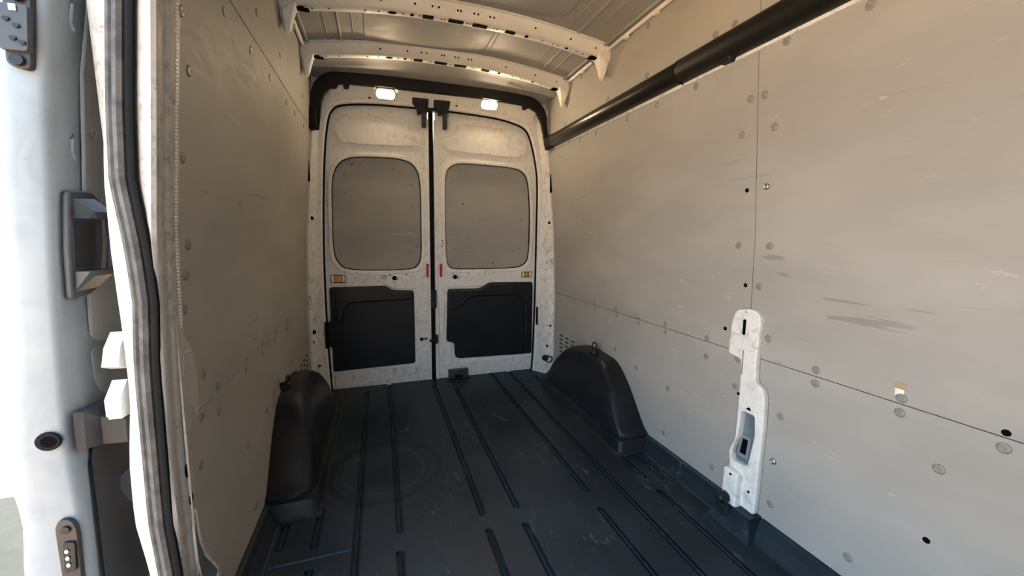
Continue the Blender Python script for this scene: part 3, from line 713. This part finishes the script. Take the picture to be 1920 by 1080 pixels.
# ------------------------------------------------------------------ white body post showing through the right-hand sheets
px_ = XR(.4)
post_o = [(1.171, .802), (1.154, .842), (1.11, .856), (1.068, .853), (1.047, .828), (1.052, .671), (1.048, .585), (1.018, .575), (1.006, .545), (1.001, .437), (1.003, .30), (1.005, .079), (1.131, .079), (1.129, .226), (1.113, .346), (1.112, .534), (1.114, .655), (1.176, .666)]
post_h = [(1.088, .462), (1.033, .464), (1.026, .384), (1.046, .252), (1.116, .244), (1.122, .284), (1.094, .358)]
post = flat('body_post', [rnd(post_o, .014, 4), rnd(post_h, .012, 4)], .026, MRW(px_), WHITED, wall_right, .006)
post['label'] = 'scuffed white body post exposed between the plywood sheets'
flat('cavity', [[(1.130, .235), (1.015, .235), (1.015, .475), (1.130, .475)]], .003, MRW(px_ - .0005), NAVY, post)
flat('cavity_frame', [rnd([(1.112, .268), (1.062, .268), (1.055, .36), (1.098, .36)], .006), rnd([(1.102, .280), (1.074, .280), (1.068, .345), (1.092, .345)], .004)], .006, MRW(px_ - .003), SILVER, post, .001)
flat('cavity_slot', [[(1.102, .280), (1.074, .280), (1.068, .345), (1.092, .345)]], .002, MRW(px_ - .0032), DARK, post)
flat('hole_rim', [rnd([(a + (a - 1.07) * .16, b + (b - .35) * .10) for a, b in post_h], .016, 4), rnd(post_h, .012, 4)], .007, MRW(px_ - .024), WHITED, post, .003)
flat('foot_box', [rnd([(1.128, .215), (1.065, .215), (1.062, .07), (1.130, .07)], .008)], .055, MRW(px_), WHITED, post, .008)
flat('top_plate', [rnd([(1.165, .80), (1.150, .835), (1.07, .846), (1.053, .826), (1.056, .70), (1.165, .69)], .02)], .005, MRW(px_ - .0245), WHITED, post, .002)
flat('top_slot', [rnd([(1.114, .815), (1.102, .815), (1.102, .755), (1.114, .755)], .005)], .003, MRW(px_ - .0285), DARK, post)
for (y, z, r) in [(1.062, .475, .009), (1.092, .202, .005), (1.033, .159, .005), (1.112, .52, .006)]:
    off = .0265 if z > .21 else (.0555 if y > 1.05 else .0265)
    flat('post_hole', [[(y + r * math.cos(q), z + r * math.sin(q)) for q in (2 * math.pi * k / 12 for k in range(12))]], .002, MRW(px_ - off + .0005), DARK, post)
flat('post_seam', [[(1.109, .845), (1.106, .845), (1.104, .60), (1.107, .60)]], .002, MRW(px_ - .0258), NAVY, post)

# ------------------------------------------------------------------ sliding-door pillar on the left
BZ = (.0, .323, .462, .659, .829, .981, 1.095, 1.226, 1.372, 1.573, 1.90)
BX = (-.462, -.464, -.471, -.467, -.463, -.452, -.456, -.467, -.458, -.439, -.405)
rings = []
for k in range(41):
    z = -.05 + 1.95 * k / 40; xw = XL(z); xb = lerp_tab(z, BZ, BX)
    xb = min(xb, xw - .008)
    rings.append([Vector((xw + .0015, 1.125, z)), Vector((xw + .0015, 1.075, z)), Vector((xw - .004, 1.068, z)), Vector((xw - .003, 1.052, z)), Vector((xw - .005, 1.040, z)), Vector((max(xw - .012, xb + .001), 1.0345, z)), Vector((xb, 1.044, z)), Vector((xb - .012, 1.054, z)),
                  Vector((xb - .030, 1.060, z)), Vector((-.520 - (xb + .455) * .3, 1.075, z)), Vector((-.538, 1.090, z)), Vector((-.545, 1.12, z)), Vector((-.53, 1.16, z)), Vector((xw - .018, 1.16, z))])
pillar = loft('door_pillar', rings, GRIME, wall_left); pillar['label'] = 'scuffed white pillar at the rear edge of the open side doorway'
FZ = (0., .3, .45, .6, .75, .9, 1.07, 1.23, 1.38, 1.6, 1.9); FX = (-.545, -.548, -.566, -.562, -.546, -.545, -.548, -.545, -.531, -.508, -.47)
rings = []
for k in range(41):
    z = -.05 + 1.95 * k / 40; a = min(lerp_tab(z, BZ, BX), XL(z) - .008) - .046; b = lerp_tab(z, FZ, FX)
    rings.append([Vector((a, 1.052, z)), Vector((a - (a - b) * .35, 1.060, z)), Vector((b + .004, 1.082, z)), Vector((b, 1.092, z)), Vector((b + .006, 1.12, z)), Vector((a, 1.10, z))])
loft('outer_flange', rings, WHITE, pillar)
def lwarp(lift=0.): return lambda c: Vector((XL(c.z) + c.x + lift, c.y, c.z))
plate_o = [(1.085, .93), (1.10, .885), (1.136, .868), (1.168, .82), (1.180, .78), (1.183, .665), (1.110, .640), (1.101, .565), (1.107, .462), (1.125, .361), (1.17, .263), (1.222, .166), (1.222, .03), (1.085, .03)]
cav = [(1.105, .445), (1.088, .41), (1.088, .31), (1.105, .225), (1.185, .178), (1.198, .198), (1.135, .290), (1.112, .350)]
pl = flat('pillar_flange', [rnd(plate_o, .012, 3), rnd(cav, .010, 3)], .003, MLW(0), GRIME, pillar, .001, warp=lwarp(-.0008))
rim = rnd(cav, .012, 4)
tube('cavity_rim', [(XL(z) + .003, y, z) for y, z in rim + rim[:1]], .0035, WHITED, pillar, 6)
flat('flange_cavity_shade', [[(1.105, .44), (1.09, .41), (1.09, .31), (1.107, .23), (1.185, .182), (1.195, .20), (1.133, .290), (1.11, .350)]], .001, MLW(0), NAVY, pillar, warp=lwarp(.0016))  # flush dark sheet; the shade of the recess is put into its colour
for (y, z) in [(1.088, .555), (1.093, .478), (1.093, .27)]:
    flat('pillar_hole', [[(y + .009 * math.cos(q), z + .018 * math.sin(q)) for q in (2 * math.pi * k / 12 for k in range(12))]], .002, MLW(0), DARK, pillar, warp=lwarp(.0018))
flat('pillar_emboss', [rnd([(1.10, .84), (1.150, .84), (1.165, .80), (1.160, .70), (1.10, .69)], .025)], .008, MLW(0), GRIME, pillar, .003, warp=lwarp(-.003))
# serrated edge strip on the plywood
vs = []; fs = []
for k in range(90):
    z0 = .90 + .74 * k / 90; z1 = z0 + .005
    b = len(vs); x0 = XL(z0) + .0045
    vs += [(x0, 1.1030, z0), (x0, 1.1095, z0), (x0, 1.1095, z1), (x0, 1.1030, z1), (x0 - .004, 1.1030, z0), (x0 - .004, 1.1095, z0), (x0 - .004, 1.1095, z1), (x0 - .004, 1.1030, z1)]
    fs += [tuple(b + i for i in q) for q in ((0, 1, 2, 3), (7, 6, 5, 4), (0, 4, 5, 1), (1, 5, 6, 2), (2, 6, 7, 3), (3, 7, 4, 0))]
es = link('serrated_edge', pymesh('serrated_edge', vs, fs), WHITE, wall_left)
# weatherstrip: black lip and two dusty lobes
seal = thing('door_weatherstrip', (-.48, 1.04, 0), 'dusty rubber weatherstrip on the side doorway pillar', 'seal')
def xb(z): return min(lerp_tab(z, BZ, BX), XL(z) - .008)
zz = [-.02 + 1.90 * k / 44 for k in range(45)]
tube('black_lip', [(xb(z) - .005, 1.037, z) for z in zz], .0085, RUBBER, seal, 8, (1, .8))
tube('bulb', [(xb(z) - .0235, 1.040, z) for z in zz], .0115, SEALG, seal, 8)
tube('outer_lobe', [(xb(z) - .0415, 1.049, z) for z in zz], .0085, SEALG, seal, 8)

# ------------------------------------------------------------------ the open sliding door
DZ = (-.2, .05, .37, .47, .685, 1.01, 1.36, 1.55, 1.95); DXI = (-.632, -.630, -.626, -.626, -.634, -.618, -.592, -.571, -.525)
OZ = (-.2, .05, .387, .468, .514, .607, .737, .776, .858, .903, 1.01, 1.36, 1.55, 1.95); DXO = (-.745, -.752, -.757, -.746, -.743, -.757, -.750, -.740, -.724, -.722, -.713, -.690, -.668, -.625)
def XI(z): return lerp_tab(z, DZ, DXI)
def XO(z): return sum(lerp_tab(z + d, OZ, DXO) for d in (-.04, -.02, 0, .02, .04)) / 5
rings = []
for k in range(49):
    z = -.15 + 2.05 * k / 48; a, b = XI(z), XO(z); w = a - b
    rings.append([Vector((a + .004, 2.2, z)), Vector((a + .004, 1.105, z)), Vector((a + .003, 1.075, z)), Vector((a + .001, 1.054, z)), Vector((a - .0015, 1.046, z)), Vector((a - .006, 1.0405, z)), Vector((a - .014, 1.038, z)),
                  Vector((a - .028 - (w - .06) * .5, 1.034, z)), Vector((b + .030, 1.038, z)), Vector((b + .022, 1.044, z)), Vector((b + .018, 1.056, z)), Vector((b + .010, 1.062, z)), Vector((b + .003, 1.066, z)), Vector((b, 1.078, z)), Vector((b, 2.2, z))])
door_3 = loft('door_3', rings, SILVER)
tag(door_3, 'silver white sliding side door slid back open, edge toward the camera', 'door', kind='structure')
def iwarp(lift=0.): return lambda c: Vector((XI(c.z) + c.x + lift, c.y, c.z))
def ipart(name, poly, depth, m, lift=.004, bevel=0., parent=door_3, r=.01, holes=()): return flat(name, [rnd(poly, r, 4)] + [list(h) for h in holes], depth, MLW(0), m, parent, bevel, iwarp(lift))
ipart('liner_panel', [(1.120, .885), (1.118, 1.1), (1.122, 1.45), (1.14, 1.60), (1.17, 1.655), (1.25, 1.68), (2.1, 1.70), (2.1, .86), (1.3, .90), (1.17, .865)], .004, PLY, .0035, .001, r=.03)
edge = [(1.120, .90), (1.116, 1.1), (1.119, 1.45), (1.136, 1.60), (1.166, 1.660), (1.25, 1.688)]
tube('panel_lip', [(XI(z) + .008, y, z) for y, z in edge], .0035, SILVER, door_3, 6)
onp = dome_mesh('door_screw', .012, .005); onp.materials.append(SCREW)
sc_ = bpy.data.objects.new('door_screw', onp); COL.objects.link(sc_); sc_.parent = door_3; sc_.location = (XI(1.335) + .0075, 1.150, 1.335)
ipart('lower_panel', [(1.062, .33), (1.068, .48), (1.080, .62), (1.10, .65), (1.4, .655), (1.4, .20), (1.06, .20)], .003, GREYP, .0040, .001, r=.02)
ipart('pressed_recess', [(1.118, .865), (1.125, .78), (1.15, .745), (1.4, .73), (1.4, .875), (1.2, .85)], .003, m_vary('door_recess_paint', (.26, .29, .30), (.20, .22, .23), .45), .004, .001, r=.02)
tube('lower_panel_bead', [(XI(z) + .007, y, z) for y, z in [(1.060, .25), (1.062, .33), (1.067, .48), (1.078, .61), (1.088, .640), (1.11, .652)]], .003, RUBBER, door_3, 6)
for (z0, z1) in ((1.525, 1.582), (1.271, 1.321)):
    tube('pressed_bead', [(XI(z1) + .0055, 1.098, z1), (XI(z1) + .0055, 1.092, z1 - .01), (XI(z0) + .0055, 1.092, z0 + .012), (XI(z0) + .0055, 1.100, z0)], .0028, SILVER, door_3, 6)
# cup handle
H = ipart('door_handle', [(1.058, .980), (1.055, 1.09), (1.060, 1.205), (1.135, 1.210), (1.160, 1.19), (1.165, 1.10), (1.150, 1.0), (1.12, .985)], .012, GREYP, .004, .004, r=.012)
H['label'] = 'dark grey plastic cup handle'
def hw(poly, name, x0, x1, m, shrink=.0):
    rings = [[Vector((XI(z) + x0, y, z)) for (y, z) in poly], [Vector((XI(z) + x1, y if i not in shrink else shrink[i][0], z if i not in shrink else shrink[i][1])) for i, (y, z) in enumerate(poly)]]
    return loft(name, rings, m, H, smooth=False)
hw([(1.066, 1.195), (1.135, 1.200), (1.150, 1.150), (1.066, 1.150)], 'handle_hood', .010, .042, GREYP, {0: (1.085, 1.165), 1: (1.145, 1.165)})
hw([(1.066, 1.040), (1.150, 1.040), (1.135, .992), (1.066, .990)], 'handle_base', .010, .042, GREYP, {2: (1.145, 1.028), 3: (1.085, 1.028)})
ipart('handle_cup', [(1.072, 1.048), (1.132, 1.048), (1.132, 1.142), (1.072, 1.142)], .003, BLACK, .0155, 0, H, .004)
tube('handle_grip', [(XI(1.03) + .034, 1.146, 1.03), (XI(1.10) + .036, 1.148, 1.10), (XI(1.16) + .034, 1.146, 1.16)], .0065, GREYP, H, 8)
# front-edge fittings
def fpart(name, poly, y, depth, m, parent=door_3, bevel=.002, r=.008): return flat(name, [rnd(poly, r, 5)], depth, frame((0, y, 0), (1, 0, 0), (0, 0, 1), (0, -1, 0)), m, parent, bevel)
c1 = fpart('latch_plate', [(-.634, 1.425), (-.600, 1.418), (-.584, 1.56), (-.589, 1.60), (-.622, 1.60)], 1.040, .014, BROWNP, r=.012)
fpart('latch_block', [(-.636, 1.448), (-.594, 1.448), (-.586, 1.528), (-.628, 1.528)], 1.028, .012, GREYP, c1)
for x, z in ((-.616, 1.434), (-.604, 1.545)):
    fpart('latch_bolt', [(x + .011 * math.cos(q), z + .010 * math.sin(q)) for q in (2 * math.pi * k / 12 for k in range(12))], 1.026, .006, BLACK, c1, .001, 0)
fpart('latch_button', [(-.612, 1.515), (-.602, 1.515), (-.602, 1.526), (-.612, 1.526)], 1.016, .002, CHROME, c1, 0, .001)
for x, z in ((-.618, 1.500), (-.605, 1.490), (-.612, 1.468), (-.60, 1.462)):
    fpart('latch_pin', [(x + .005 * math.cos(q), z + .004 * math.sin(q)) for q in (2 * math.pi * k / 8 for k in range(8))], 1.017, .004, BLACK, c1, 0, 0)
gx, gz = -.660, .692
gr = fpart('grommet', [(gx + .021 * math.cos(q), gz + .020 * math.sin(q)) for q in (2 * math.pi * k / 18 for k in range(18))], 1.037, .006, RUBBER, door_3, .002, 0)
fpart('grommet_hole', [(gx + .002 + .013 * math.cos(q), gz + .012 * math.sin(q)) for q in (2 * math.pi * k / 16 for k in range(16))], 1.0315, .001, DARK, gr, 0, 0)
c2 = fpart('contact_plate', [(-.668, .345), (-.637, .345), (-.632, .49), (-.640, .515), (-.660, .518), (-.668, .500)], 1.038, .010, BROWNP, r=.014)
fpart('contact_socket', [(-.660, .398), (-.640, .398), (-.636, .465), (-.656, .468)], 1.029, .006, BLACK, c2, .001, .006)
for z in (.448, .432, .416): fpart('contact_pin', [(-.650 + .0032 * math.cos(q), z + .0045 * math.sin(q)) for q in (2 * math.pi * k / 10 for k in range(10))], 1.0235, .003, CHROME, c2, 0, 0)
for z in (.494, .372):
    b_ = fpart('contact_bolt', [(-.650 + .0085 * math.cos(q), z + .0085 * math.sin(q)) for q in (2 * math.pi * k / 12 for k in range(12))], 1.029, .005, BLACK, c2, .001, 0)
# roller arm bracket and white strikers between door and pillar
RB = [[Vector((x, y, z)) for (y, z) in poly] for x, poly in ((-.622, [(1.040, .655), (1.045, .745), (1.16, .735), (1.155, .65)]), (-.608, [(1.045, .660), (1.05, .740), (1.16, .730), (1.15, .65)]), (-.598, [(1.08, .652), (1.082, .715), (1.165, .71), (1.16, .650)]), (-.560, [(1.09, .645), (1.092, .70), (1.17, .70), (1.165, .645)]), (-.555, [(1.10, .650), (1.10, .695), (1.165, .695), (1.16, .65)]))]
rbk = loft('roller_bracket', RB, BROWNP, door_3, smooth=False); rbk['label'] = 'dark plastic roller bracket'
st1 = loft('striker', [[Vector((x, y, z)) for (y, z) in [(1.090, .825), (1.105, .865), (1.135, .895), (1.150, .865), (1.160, .800), (1.120, .812)]] for x in (-.590, -.560)], WHITE, door_3, smooth=False)
st2 = loft('striker', [[Vector((x, y, z)) for (y, z) in [(1.085, .705), (1.085, .750), (1.12, .785), (1.16, .77), (1.15, .70)]] for x in (-.590, -.562)], WHITE, door_3, smooth=False)
